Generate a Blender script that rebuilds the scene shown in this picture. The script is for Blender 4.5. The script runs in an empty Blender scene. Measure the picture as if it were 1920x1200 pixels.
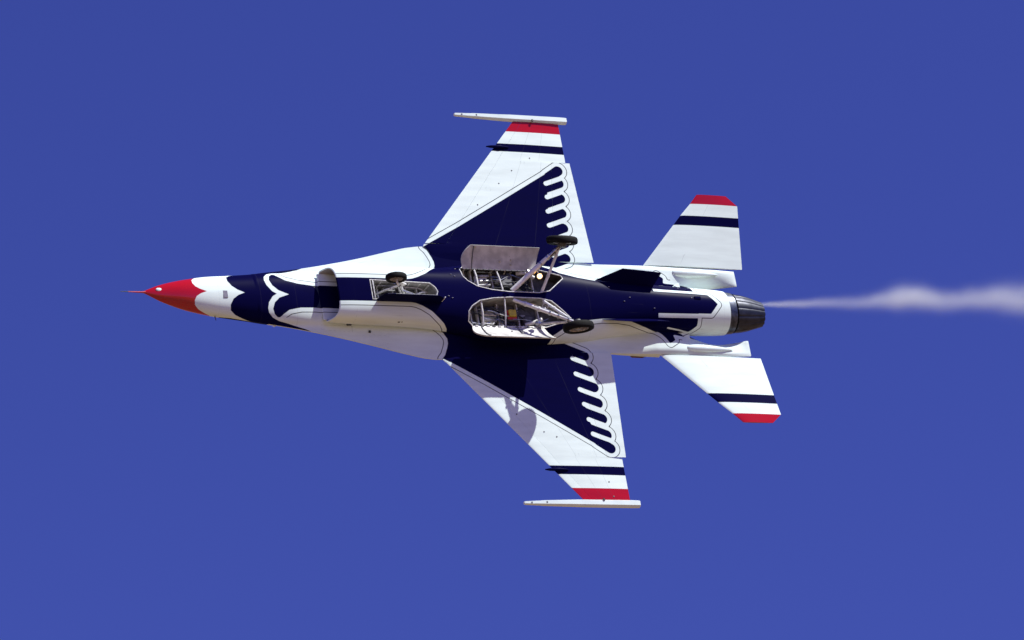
import bpy, bmesh, math, random
import numpy as np
from mathutils import Matrix, Vector
random.seed(7)
S = bpy.context.scene
COL = S.collection

# ------------------------------------------------------------------ camera, sky, sun, exposure
ELEV = math.radians(29.0)
CAM = Vector((0, 0, 1.7))
cd = bpy.data.cameras.new('camera')
cd.lens = 146.25
cd.sensor_width = 36.0
cd.clip_start = 0.5
cd.clip_end = 20000
cam = bpy.data.objects.new('camera', cd)
COL.objects.link(cam)
cam.location = CAM
cam.rotation_euler = (math.radians(90) + ELEV, 0, 0)
S.camera = cam
S.render.resolution_x, S.render.resolution_y = 1024, 640

# how the aircraft is attitude-wise: body axes are X aft, Y to its right wing, Z up through the canopy
def rot_vec(w):
    th = np.linalg.norm(w); k = w / th
    K = np.array([[0, -k[2], k[1]], [k[2], 0, -k[0]], [-k[1], k[0], 0]])
    return np.eye(3) + math.sin(th) * K + (1 - math.cos(th)) * K @ K
RB = rot_vec(np.array([-0.4628, -0.4375, -0.0702]))
TB = np.array([-7.6289, -0.5842, 86.115])
WC = np.array([[1, 0, 0], [0, math.sin(ELEV), math.cos(ELEV)], [0, -math.cos(ELEV), math.sin(ELEV)]])
JET_R = WC @ RB
JET_T = WC @ TB + np.array(CAM)

SUN_CAM = np.array([0.485, -0.851, 0.200])           # towards the sun, in (right, down, forward)
sd = WC @ (SUN_CAM / np.linalg.norm(SUN_CAM))
sun_el = math.asin(sd[2]); sun_az = math.atan2(sd[0], sd[1])
w = bpy.data.worlds.new('World'); S.world = w
w.use_nodes = True
nt = w.node_tree; nt.nodes.clear()
sky = nt.nodes.new('ShaderNodeTexSky'); sky.sky_type = 'NISHITA'; sky.sun_disc = False
sky.sun_elevation = sun_el; sky.sun_rotation = sun_az
sky.altitude = 600; sky.air_density = 1.0; sky.dust_density = 0.0; sky.ozone_density = 6.0
tint = nt.nodes.new('ShaderNodeMix'); tint.data_type = 'RGBA'; tint.blend_type = 'MULTIPLY'
tint.inputs[0].default_value = 1.0
tint.inputs[7].default_value = (0.39, 0.327, 0.80, 1)
bg = nt.nodes.new('ShaderNodeBackground'); bg.inputs[1].default_value = 0.10
wo = nt.nodes.new('ShaderNodeOutputWorld')
nt.links.new(sky.outputs[0], tint.inputs[6]); nt.links.new(tint.outputs[2], bg.inputs[0]); nt.links.new(bg.outputs[0], wo.inputs[0])

sl = bpy.data.lights.new('sun', 'SUN'); sl.energy = 4.9; sl.angle = math.radians(0.5); sl.color = (1.0, 0.99, 0.93)
so = bpy.data.objects.new('sun', sl); COL.objects.link(so)
so.rotation_euler = Vector(sd).to_track_quat('Z', 'Y').to_euler()
so.location = (0, 0, 200)

S.view_settings.view_transform = 'Standard'; S.view_settings.look = 'None'
S.view_settings.gamma = 1.0; S.view_settings.exposure = 0.55
S.view_settings.use_curve_mapping = False
S.render.engine = 'CYCLES'
S.cycles.use_denoising = True
S.cycles.max_bounces = 8
S.cycles.volume_bounces = 1

# ------------------------------------------------------------------ helpers
def tag(o, label=None, cat=None, group=None, kind=None):
    if label: o['label'] = label
    if cat: o['category'] = cat
    if group: o['group'] = group
    if kind: o['kind'] = kind
    return o

def mesh_obj(name, verts, faces, mat, parent=None, smooth=True, attrs=None, mats=None, fmat=None, label=None):
    me = bpy.data.meshes.new(name)
    me.from_pydata([tuple(map(float, v)) for v in verts], [], [tuple(map(int, f)) for f in faces])
    me.update()
    if mats:
        for m in mats: me.materials.append(m)
        if fmat is not None: me.polygons.foreach_set('material_index', np.asarray(fmat, dtype=np.int32))
    else:
        me.materials.append(mat)
    if smooth: me.polygons.foreach_set('use_smooth', np.ones(len(me.polygons), dtype=bool))
    if attrs:
        for k, a in attrs.items():
            at = me.attributes.new(k, 'FLOAT', 'POINT')
            at.data.foreach_set('value', np.asarray(a, dtype=np.float32))
    o = bpy.data.objects.new(name, me); COL.objects.link(o)
    if parent: o.parent = parent
    if label: o['label'] = label
    return o

class MB:
    """collects simple solids into ONE mesh"""
    def __init__(s): s.v = []; s.f = []
    def add(s, v, f):
        n = len(s.v); s.v += [tuple(map(float, p)) for p in v]; s.f += [tuple(i + n for i in q) for q in f]; return s
    def tube(s, pts, r, n=10, cap=True, ry=None):
        pts = [np.array(p, float) for p in pts]
        rs = r if isinstance(r, (list, tuple)) else [r] * len(pts)
        V = []; F = []
        prev = None
        for i, p in enumerate(pts):
            a = pts[max(i - 1, 0)]; b = pts[min(i + 1, len(pts) - 1)]
            t = (b - a) / (np.linalg.norm(b - a) + 1e-9)
            if prev is None:
                u = np.cross(t, [0, 0, 1.0]);
                if np.linalg.norm(u) < .05: u = np.cross(t, [0, 1.0, 0])
            else: u = prev - t * (prev @ t)
            u /= np.linalg.norm(u); prev = u; v = np.cross(t, u)
            for k in range(n):
                a_ = 2 * math.pi * k / n
                V.append(p + rs[i] * (math.cos(a_) * u + math.sin(a_) * v))
        for i in range(len(pts) - 1):
            for k in range(n):
                F.append((i * n + k, i * n + (k + 1) % n, (i + 1) * n + (k + 1) % n, (i + 1) * n + k))
        if cap:
            F.append(tuple(range(n))[::-1]); F.append(tuple((len(pts) - 1) * n + k for k in range(n)))
        return s.add(V, F)
    def box(s, c, size, R=None, bev=0.0):
        c = np.array(c, float); h = np.array(size, float) / 2
        R = np.eye(3) if R is None else np.asarray(R, float)
        if bev <= 0:
            V = [c + R @ (h * np.array(k)) for k in [(-1,-1,-1),(1,-1,-1),(1,1,-1),(-1,1,-1),(-1,-1,1),(1,-1,1),(1,1,1),(-1,1,1)]]
            return s.add(V, [(0,3,2,1),(4,5,6,7),(0,1,5,4),(1,2,6,5),(2,3,7,6),(3,0,4,7)])
        V = []; idx = {}
        for sx in (-1, 1):
            for sy in (-1, 1):
                for sz in (-1, 1):
                    for a in range(3):
                        q = h * np.array([sx, sy, sz])
                        for b in range(3):
                            if b != a: q[b] -= bev * (sx, sy, sz)[b]
                        idx[(sx, sy, sz, a)] = len(V); V.append(c + R @ q)
        bm = bmesh.new()
        for p in V: bm.verts.new(p)
        r = bmesh.ops.convex_hull(bm, input=bm.verts[:])
        bm.verts.index_update()
        vv = [tuple(q.co) for q in bm.verts]; ff = [tuple(q.index for q in f.verts) for f in bm.faces]
        bm.free()
        return s.add(vv, ff)
    def prism(s, poly, off):
        """poly: 3D points of a planar outline, off: thickness vector"""
        n = len(poly); off = np.array(off, float)
        a = [np.array(p, float) for p in poly]
        V = a + [p + off for p in a]
        F = [tuple(range(n))[::-1], tuple(range(n, 2 * n))] + [(i, (i + 1) % n, n + (i + 1) % n, n + i) for i in range(n)]
        return s.add(V, F)
    def lathe(s, c, axis, prof, n=28):
        """prof: (distance along axis, radius)"""
        c = np.array(c, float); t = np.array(axis, float); t /= np.linalg.norm(t)
        u = np.cross(t, [0, 0, 1.0])
        if np.linalg.norm(u) < .05: u = np.cross(t, [1.0, 0, 0])
        u /= np.linalg.norm(u); v = np.cross(t, u)
        V = []; F = []
        for (d, r) in prof:
            for k in range(n):
                a_ = 2 * math.pi * k / n
                V.append(c + t * d + max(r, 1e-4) * (math.cos(a_) * u + math.sin(a_) * v))
        m = len(prof)
        for i in range(m - 1):
            for k in range(n):
                F.append((i * n + k, i * n + (k + 1) % n, (i + 1) * n + (k + 1) % n, (i + 1) * n + k))
        return s.add(V, F)
    def build(s, name, mat, parent=None, smooth=False, label=None, sharp=40):
        o = mesh_obj(name, s.v, s.f, mat, parent, False, label=label)
        bm = bmesh.new(); bm.from_mesh(o.data)
        bmesh.ops.recalc_face_normals(bm, faces=bm.faces[:])
        bm.to_mesh(o.data); bm.free()
        if smooth:
            o.data.polygons.foreach_set('use_smooth', np.ones(len(o.data.polygons), dtype=bool))
            o.data.set_sharp_from_angle(angle=math.radians(sharp))
        return o

def pchip(xs, ys, x):
    xs = np.asarray(xs, float); ys = np.asarray(ys, float); x = np.asarray(x, float)
    h = np.diff(xs); d = np.diff(ys) / h
    m = np.zeros_like(ys); m[0] = d[0]; m[-1] = d[-1]
    for i in range(1, len(xs) - 1):
        if d[i-1] * d[i] > 0:
            w1 = 2 * h[i] + h[i-1]; w2 = h[i] + 2 * h[i-1]
            m[i] = (w1 + w2) / (w1 / d[i-1] + w2 / d[i])
    x = np.clip(x, xs[0], xs[-1]); i = np.clip(np.searchsorted(xs, x) - 1, 0, len(xs) - 2)
    t = (x - xs[i]) / h[i]
    return ((2*t**3 - 3*t**2 + 1) * ys[i] + (t**3 - 2*t**2 + t) * h[i] * m[i] + (-2*t**3 + 3*t**2) * ys[i+1] + (t**3 - t**2) * h[i] * m[i+1])

# signed distances (negative inside)
def sd_poly(P, poly):
    P = np.asarray(P, float); poly = np.asarray(poly, float)
    out = np.full(len(P), 1e9); ins = np.zeros(len(P), bool)
    n = len(poly)
    for i in range(n):
        a = poly[i]; b = poly[(i + 1) % n]; e = b - a
        wv = P - a
        t = np.clip((wv @ e) / (e @ e + 1e-12), 0, 1)
        dd = wv - t[:, None] * e
        out = np.minimum(out, (dd ** 2).sum(1))
        c1 = P[:, 1] >= a[1]; c2 = P[:, 1] < b[1]; cr = e[0] * wv[:, 1] - e[1] * wv[:, 0]
        ins ^= (c1 & c2 & (cr > 0)) | (~c1 & ~c2 & (cr < 0))
    d = np.sqrt(out)
    return np.where(ins, -d, d)
def sd_line(P, pts, r):
    P = np.asarray(P, float); out = np.full(len(P), 1e9)
    for a, b in zip(pts[:-1], pts[1:]):
        a = np.array(a, float); b = np.array(b, float); e = b - a; wv = P - a
        t = np.clip((wv @ e) / (e @ e + 1e-12), 0, 1)
        out = np.minimum(out, np.sqrt(((wv - t[:, None] * e) ** 2).sum(1)))
    return out - r

def smooth_pts(pts, it=2, closed=False):
    """Chaikin corner cutting"""
    pts = [np.array(p, float) for p in pts]
    for _ in range(it):
        q = []
        n = len(pts)
        for i in range(n if closed else n - 1):
            a = pts[i]; b = pts[(i + 1) % n]
            q += [a * .75 + b * .25, a * .25 + b * .75]
        if not closed: q = [pts[0]] + q + [pts[-1]]
        pts = q
    return pts

# ------------------------------------------------------------------ materials
def new_mat(name):
    m = bpy.data.materials.new(name); m.use_nodes = True
    return m, m.node_tree, m.node_tree.nodes['Principled BSDF']
def link(nt, a, b): nt.links.new(a, b)

def math_node(nt, op, a, b=None, c=None, clamp=False):
    n = nt.nodes.new('ShaderNodeMath'); n.operation = op; n.use_clamp = clamp
    for i, v in enumerate((a, b, c)):
        if v is None: continue
        if hasattr(v, 'is_linked') or hasattr(v, 'links'): link(nt, v, n.inputs[i])
        else: n.inputs[i].default_value = v
    return n.outputs[0]

def add_wear(nt, bsdf, colsock, scale=2.0, amount=0.10, streak=True):
    """slight grime along the airflow plus fine bump"""
    tc = nt.nodes.new('ShaderNodeTexCoord'); mp = nt.nodes.new('ShaderNodeMapping')
    mp.inputs['Scale'].default_value = (0.35, 2.2, 2.2) if streak else (1, 1, 1)
    link(nt, tc.outputs['Object'], mp.inputs[0])
    nz = nt.nodes.new('ShaderNodeTexNoise'); nz.inputs['Scale'].default_value = scale; nz.inputs['Detail'].default_value = 6
    link(nt, mp.outputs[0], nz.inputs['Vector'])
    f = nt.nodes.new('ShaderNodeMapRange'); f.inputs[1].default_value = .35; f.inputs[2].default_value = .75
    f.inputs[3].default_value = 1.0; f.inputs[4].default_value = 1.0 - amount
    link(nt, nz.outputs[0], f.inputs[0])
    mx = nt.nodes.new('ShaderNodeMix'); mx.data_type = 'RGBA'; mx.blend_type = 'MULTIPLY'; mx.inputs[0].default_value = 1
    link(nt, colsock, mx.inputs[6]); link(nt, f.outputs[0], mx.inputs[7])
    link(nt, mx.outputs[2], bsdf.inputs['Base Color'])
    r = nt.nodes.new('ShaderNodeMapRange'); r.inputs[3].default_value = .24; r.inputs[4].default_value = .34
    link(nt, nz.outputs[0], r.inputs[0]); link(nt, r.outputs[0], bsdf.inputs['Roughness'])
    b2 = nt.nodes.new('ShaderNodeTexNoise'); b2.inputs['Scale'].default_value = 1.3; b2.inputs['Detail'].default_value = 2
    link(nt, tc.outputs['Object'], b2.inputs['Vector'])
    bp = nt.nodes.new('ShaderNodeBump'); bp.inputs['Strength'].default_value = .05; bp.inputs['Distance'].default_value = .02
    link(nt, b2.outputs[0], bp.inputs['Height']); link(nt, bp.outputs[0], bsdf.inputs['Normal'])

WHITE = (0.725, 0.835, 0.805, 1); NAVY = (0.0028, 0.0026, 0.034, 1); RED = (0.40, 0.005, 0.010, 1); BLACK = (0.012, 0.012, 0.014, 1)
def paint_material():
    m, nt, b = new_mat('airframe_paint')
    def attr(n):
        a = nt.nodes.new('ShaderNodeAttribute'); a.attribute_name = n; return a.outputs['Fac']
    def cover(prev, fac, colr):
        mx = nt.nodes.new('ShaderNodeMix'); mx.data_type = 'RGBA'
        link(nt, fac, mx.inputs[0])
        if isinstance(prev, tuple): mx.inputs[6].default_value = prev
        else: link(nt, prev, mx.inputs[6])
        mx.inputs[7].default_value = colr
        return mx.outputs[2]
    # attribute = signed distance in metres to the edge of each paint field
    def inside(a): return math_node(nt, 'SUBTRACT', 0.5, math_node(nt, 'DIVIDE', a, 0.008), clamp=True)
    c = cover(WHITE, inside(attr('navy')), NAVY)
    pin = math_node(nt, 'SUBTRACT', math_node(nt, 'ABSOLUTE', math_node(nt, 'SUBTRACT', attr('navy'), 0.098)), 0.008)
    pinm = math_node(nt, 'MULTIPLY', inside(pin), math_node(nt, 'GREATER_THAN', attr('pin'), 0.5))
    c = cover(c, pinm, (0.03, 0.03, 0.04, 1))
    c = cover(c, inside(attr('red')), RED)
    c = cover(c, inside(attr('black')), BLACK)
    c = cover(c, math_node(nt, 'MULTIPLY', inside(attr('seam')), 0.38), (0.05, 0.05, 0.06, 1))
    add_wear(nt, b, c, scale=3.0, amount=.13)
    b.inputs['Specular IOR Level'].default_value = 0.005
    link(nt, inside(attr('red')), b.inputs['Coat Weight']); b.inputs['Coat Roughness'].default_value = .05
    return m
PAINT = paint_material()
def plain(name, colr, rough=.5, metal=0.0, wear=.25, scale=9, coat=0, bump=.25):
    m, nt, b = new_mat(name)
    tc = nt.nodes.new('ShaderNodeTexCoord')
    nz = nt.nodes.new('ShaderNodeTexNoise'); nz.inputs['Scale'].default_value = scale; nz.inputs['Detail'].default_value = 5
    link(nt, tc.outputs['Object'], nz.inputs['Vector'])
    mx = nt.nodes.new('ShaderNodeMix'); mx.data_type = 'RGBA'
    mx.inputs[6].default_value = (*colr, 1); mx.inputs[7].default_value = (*[v * (1 - wear) for v in colr], 1)
    rr = nt.nodes.new('ShaderNodeMapRange'); rr.inputs[1].default_value = .4; rr.inputs[2].default_value = .62
    link(nt, nz.outputs[0], rr.inputs[0]); link(nt, rr.outputs[0], mx.inputs[0]); link(nt, mx.outputs[2], b.inputs['Base Color'])
    b.inputs['Roughness'].default_value = rough; b.inputs['Metallic'].default_value = metal; b.inputs['Coat Weight'].default_value = coat
    bp = nt.nodes.new('ShaderNodeBump'); bp.inputs['Strength'].default_value = bump; bp.inputs['Distance'].default_value = .01
    link(nt, nz.outputs[0], bp.inputs['Height']); link(nt, bp.outputs[0], b.inputs['Normal'])
    return m
M_WHITE = plain('white_paint', WHITE[:3], .15, wear=.08, scale=2, bump=.03)
M_NAVY = plain('navy_paint', NAVY[:3], .3, wear=.1, scale=2, bump=.03)
M_NAVY.node_tree.nodes['Principled BSDF'].inputs['Specular IOR Level'].default_value = .006
M_DARK = plain('black_paint', BLACK[:3], .4, wear=.2)
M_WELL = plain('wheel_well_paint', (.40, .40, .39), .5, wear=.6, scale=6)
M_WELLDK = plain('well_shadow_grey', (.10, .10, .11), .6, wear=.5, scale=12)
M_STEEL = plain('steel', (.55, .55, .56), .28, .9, wear=.4, scale=20)
M_GEAR = plain('gear_white', (.72, .72, .70), .35, wear=.3, scale=15)
M_STRUT = plain('strut_white', (.80, .80, .78), .3, wear=.12, scale=12)
M_TYRE = plain('tyre_rubber', (.009, .009, .009), .75, wear=.4, scale=30)
M_RIM = plain('rim_metal', (.40, .34, .31), .45, .6, wear=.6, scale=30)
M_NOZZ = plain('nozzle_metal', (.045, .048, .062), .40, .85, wear=.35, scale=7, bump=.1)
M_RING = plain('nozzle_ring_metal', (.09, .10, .13), .36, .9, wear=.5, scale=9, bump=.1)
M_YEL = plain('yellow_box_paint', (.55, .42, .03), .4, wear=.2)
M_RED = plain('red_paint', (.50, .03, .02), .4, wear=.2)
M_TYRE.node_tree.nodes['Principled BSDF'].inputs['Specular IOR Level'].default_value = .12
M_DOOR = plain('door_inner_paint', (.58, .57, .54), .45, wear=.3, scale=5)
M_GLASS = plain('canopy_glass', (.03, .025, .015), .05, 0, wear=.1, coat=1, bump=0)
M_DUCT = plain('duct_paint', (.34, .34, .36), .35, wear=.1, scale=3, bump=.05)

# ------------------------------------------------------------------ ground (out of the frame: lights and mirrors the belly)
gm, gnt, gb = new_mat('dry_desert_ground')
tc = gnt.nodes.new('ShaderNodeTexCoord'); nz = gnt.nodes.new('ShaderNodeTexNoise'); nz.inputs['Scale'].default_value = .02; nz.inputs['Detail'].default_value = 8
rp = gnt.nodes.new('ShaderNodeValToRGB')
rp.color_ramp.elements[0].position = .35; rp.color_ramp.elements[0].color = (.145, .085, .043, 1)
rp.color_ramp.elements[1].position = .7; rp.color_ramp.elements[1].color = (.22, .138, .075, 1)
link(gnt, tc.outputs['Object'], nz.inputs['Vector']); link(gnt, nz.outputs[0], rp.inputs[0]); link(gnt, rp.outputs[0], gb.inputs['Base Color'])
gb.inputs['Roughness'].default_value = .95
GR = 9000.0
gv = [(-GR, -GR, 0), (GR, -GR, 0), (GR, GR, 0), (-GR, GR, 0)]
tag(mesh_obj('ground', gv, [(0, 1, 2, 3)], gm, smooth=False), 'dry tan desert airfield ground far below the aircraft', None, None, 'structure')

# ------------------------------------------------------------------ the aircraft
jet = bpy.data.objects.new('fighter_jet', None); COL.objects.link(jet)
jet.empty_display_size = 1.0
Mw = Matrix.Identity(4)
for i in range(3):
    for j in range(3): Mw[i][j] = JET_R[i, j]
    Mw[i][3] = JET_T[i]
jet.matrix_world = Mw
tag(jet, 'white fighter jet with navy bird emblem, red nose and lowered landing gear, seen from below', 'fighter jet')

# ---- paint fields -----------------------------------------------------------
FSP = 0.375
TIPS = [(10.03, 1.20), (10.075, 1.58), (10.12, 1.955), (10.15, 2.33), (10.185, 2.70), (10.22, 3.08), (10.255, 3.395)]
SLOTS = [(9.575, 1.24), (9.585, 1.61), (9.615, 1.98), (9.65, 2.33), (9.695, 2.69), (9.73, 3.03)]
SDIR = np.array([0.936, 0.352])
def wing_navy(P):
    """P: (x, |y|) on the underside of a wing"""
    base = [(6.735, 0.0), (6.735, .98), (6.70, 1.09), (6.63, 1.25), (6.55, 1.338), (7.47, 1.86), (8.6, 2.54), (9.76, 3.25), (9.95, 3.375), (9.95, 3.20), (9.84, 3.10), (9.755, 2.70), (9.71, 2.34), (9.68, 1.98), (9.65, 1.61), (9.64, 1.24), (9.62, .99), (9.19, .85), (8.6, .68), (8.0, .45), (8.0, 0)]
    d = sd_poly(P, base)
    r = .118
    for i, (tx, ty) in enumerate(TIPS):
        c = np.array([tx - r, ty - .02])
        di = SDIR if i < 6 else np.array([.827, .562])
        d = np.minimum(d, sd_line(P, [c - di * (.62 if i < 6 else .30), c], r))
    for (sx, sy) in SLOTS:
        a = np.array([sx + .052, sy + .01])
        d = np.maximum(d, -sd_line(P, [a, a + SDIR * .7], .054))
    return d

def wing_red(P):   # P: (x,|y|)
    return np.maximum(4.315 - P[:, 1], -1.0)
def wing_blue(P):
    return np.maximum(3.80 - P[:, 1], P[:, 1] - 4.00)

def far(n): return np.full(n, 1.0)

# ---- wing --------------------------------------------------------------------
def le_x(y): return 6.55 + np.maximum(y - 1.36, 0) * 0.8425 + np.maximum(1.36 - y, 0) * .9
def te_x(y): return np.where(y > 3.60, 10.375, 10.46 + (3.60 - y) * 0.045)
def airfoil(u):
    return np.sqrt(np.clip(u, 0, 1)) * 1.05 * (1 - u) + 1.6 * u * (1 - u) * .55
def flap_hinge_x(y): return 9.46 + (y - 0) * 0.155
def wing_panel(name, side, y0, y1, xa, xb, droop=None, dy=.022, pin=True, parent=None, label=None):
    """closed shell between chord limits xa(y), xb(y)"""
    ys = np.linspace(y0, y1, max(3, int((y1 - y0) / dy) + 1))
    nx = max(4, int(float(np.max(xb(ys) - xa(ys))) / dy) + 1)
    tt = np.linspace(0, 1, nx)
    V = []; L = []; U = []
    Y, T = np.meshgrid(ys, tt, indexing='ij')
    XA = xa(Y); XB = xb(Y)
    X = XA + (XB - XA) * T
    lx = le_x(Y); rx = te_x(Y)
    ch = rx - lx
    u = np.clip((X - lx) / ch, 0, 1)
    th = ch * .04 * airfoil(u) + 0.004
    th = th * np.clip((Y - .78) / .42, .12, 1)
    zmid = -0.01 + 0 * X
    if droop:
        hx, ang = droop
        dx = X - hx(Y)
        m = (dx > 0) if ang[0] > 0 else (dx < 0)
        zmid = zmid - np.where(m, np.abs(dx) * math.sin(math.radians(abs(ang[1]))), 0)
    lo = np.stack([X, side * Y, zmid - th * .5], -1).reshape(-1, 3)
    up = np.stack([X, side * Y, zmid + th * .5], -1).reshape(-1, 3)
    V = np.concatenate([lo, up]); n = len(lo); ny = len(ys)
    F = []
    def q(a, b, c, d): F.append((a, b, c, d) if side > 0 else (d, c, b, a))
    for i in range(ny - 1):
        for j in range(nx - 1):
            a = i * nx + j
            q(a, a + nx, a + nx + 1, a + 1)
            q(n + a, n + a + 1, n + a + nx + 1, n + a + nx)
    for i in range(ny - 1):
        a = i * nx; q(a, n + a, n + a + nx, a + nx)
        a = i * nx + nx - 1; q(a, a + nx, n + a + nx, n + a)
    for j in range(nx - 1):
        a = j; q(a, a + 1, n + a + 1, n + a)
        a = (ny - 1) * nx + j; q(a, n + a, n + a + 1, a + 1)
    P2 = np.abs(V[:, :2]); P2[:, 0] = V[:, 0]
    nav = wing_navy(P2[:n])
    nav = np.concatenate([nav, far(n)])
    blue = wing_blue(P2); nav2 = np.minimum(nav, blue)
    pinf = (np.concatenate([(nav[:n] < blue[:n]).astype(float), np.zeros(n)])) * (P2[:, 1] < 3.78)
    sx_, sy_ = P2[:, 0], P2[:, 1]
    lxx = le_x(sy_); cc = te_x(sy_) - lxx
    sm_ = np.minimum.reduce([np.abs(sx_ - (lxx + .42 * cc)), np.abs(sx_ - (lxx + .66 * cc)), np.abs(sy_ - 2.62), np.abs(sy_ - 3.70), np.abs(np.hypot(sx_ - 8.35, sy_ - 2.83) - .06), np.abs(np.hypot(sx_ - 9.3, sy_ - 3.55) - .05)]) - .0035
    attrs = dict(navy=nav2, red=wing_red(P2), black=far(2 * n), seam=sm_, pin=pinf)
    o = mesh_obj(name, V, F, PAINT, parent or jet, True, attrs, label=label)
    o.data.set_sharp_from_angle(angle=math.radians(35))
    return o

def build_wing(side):
    lef = lambda y: le_x(y) + 0.10 * (te_x(y) - le_x(y)) + .10
    g = .003
    Y0 = 0.80
    root = wing_panel('wing', side, Y0, 4.575, lambda y: np.where((y > 1.42), lef(y) + g, le_x(y)) + 0 * y,
                      lambda y: np.where((y > 1.10) & (y < 3.585), flap_hinge_x(y) - g, te_x(y)) + 0 * y)
    wing_panel('leading_edge_flap', side, 1.425, 4.575, le_x, lambda y: lef(y), droop=(lef, (-1, 2.0)), parent=root)
    fl = wing_panel('flaperon', side, 1.10, 3.578, flap_hinge_x, te_x, droop=(flap_hinge_x, (1, 3.0)), parent=root)
    # missile rail
    st = [(7.86, .028, .034), (7.90, .038, .042), (8.25, .052, .05), (8.32, .058, .056), (9.0, .074, .066), (9.2, .080, .070), (10.42, .083, .072), (10.56, .080, .068), (10.58, .078, .066)]
    V = []; F = []
    prof = [(1, .35), (1, -.35), (.6, -1), (-.6, -1), (-1, -.35), (-1, .35), (-.6, 1), (.6, 1)]
    for (x, a, b) in st:
        yo = 4.665 + (8.9 - x) * .012 if x < 8.9 else 4.665
        for p, q_ in prof: V.append((x, side * (yo + a * p), b * q_ - .005))
    k = len(prof)
    for i in range(len(st) - 1):
        for j in range(k): F.append((i*k+j, i*k+(j+1) % k, (i+1)*k+(j+1) % k, (i+1)*k+j))
    F.append(tuple(range(k))); F.append(tuple((len(st)-1)*k+j for j in range(k)))
    mb = MB(); mb.add(V, F)
    rail = mb.build('missile_rail', M_WHITE, root, smooth=True, sharp=30)
    for c_, z_ in (((8.03, side*4.675, -.048), (.03, .02, .02)), ((9.72, side*4.60, -.075), (.035, .05, .03)), ((8.38, side*4.67, -.062), (.03, .03, .01))):
        MB().box(c_, z_).build('latch', M_DARK, rail)
    # little antenna fairing on the leading edge, at the navy band
    ya = 3.90; xa = float(le_x(np.array(ya)))
    mb = MB(); mb.tube([(xa - .20, side*ya, -.03), (xa - .10, side*ya, -.035), (xa + .12, side*(ya), -.045), (xa + .34, side*ya, -.045)], [.012, .030, .040, .01], 10)
    mb.build('antenna_fairing', M_NAVY, root, smooth=True)
    # navigation light / static discharger pins on the trailing edge
    return root
wings = {s: build_wing(s) for s in (-1, 1)}
for sd_, pts_ in ((-1, ((8.02, 2.42), (8.63, 2.98), (9.5, 3.66), (10.15, 2.0), (9.0, 3.32))), (1, ((8.62, 3.02), (8.9, 3.13), (9.95, 4.16), (10.0, 4.5), (8.05, 2.62)))):
    for (x, y) in pts_:
        lx_ = float(le_x(np.array(y))); ch_ = float(te_x(np.array(y))) - lx_
        MB().lathe((x, sd_ * y, -.012 - (ch_ * .04 * float(airfoil(np.array((x - lx_) / ch_))) + .004) / 2), (0, 0, -1), [(-.01, .016), (.003, .016), (.005, 0)], 10).build('drain_hole', M_WELLDK, wings[sd_])

# ---- fuselage, upper body with strakes (A) -------------------------------------
XA = [0.00, .08, .43, 1.0, 1.5, 1.9, 2.33, 2.72, 3.23, 3.6, 4.27, 5.0, 5.8, 6.2, 6.5, 6.62, 7.5, 9.0, 10.3, 10.6, 11.8, 12.6]
WC_ = [.015, .055, .205, .36, .445, .485, .53, .575, .60, .61, .63, .66, .70, .72, .74, .75, .80, .86, .80, .76, .68, .60]   # core half width
WE_ = [.015, .055, .205, .36, .445, .485, .53, .60, .675, .735, .865, 1.03, 1.235, 1.325, 1.355, 1.35, 1.28, 1.15, 1.10, 1.085, 1.08, 1.06]  # strake edge
ZC_ = [.02, .022, .05, .09, .10, .11, .11, .11, .11, .11, .10, .09, .06, .04, .02, .01, 0, 0, -.01, -.01, -.01, -.01]
ZB_ = [.01, -.005, -.055, -.12, -.14, -.14, -.14, -.14, -.13, -.10, -.04, -.04, -.05, -.05, -.05, -.06, -.08, -.08, -.08, -.08, -.08, -.08]
ZT_ = [.03, .05, .16, .30, .37, .41, .45, .49, .53, .55, .58, .60, .60, .60, .60, .60, .58, .54, .50, .49, .44, .40]
ET_ = [.01]*8 + [.012, .015, .02, .022, .025, .028, .03, .03, .03, .03, .035, .04, .045, .045]
N1, N2, N3, N4 = 34, 34, 12, 26
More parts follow.
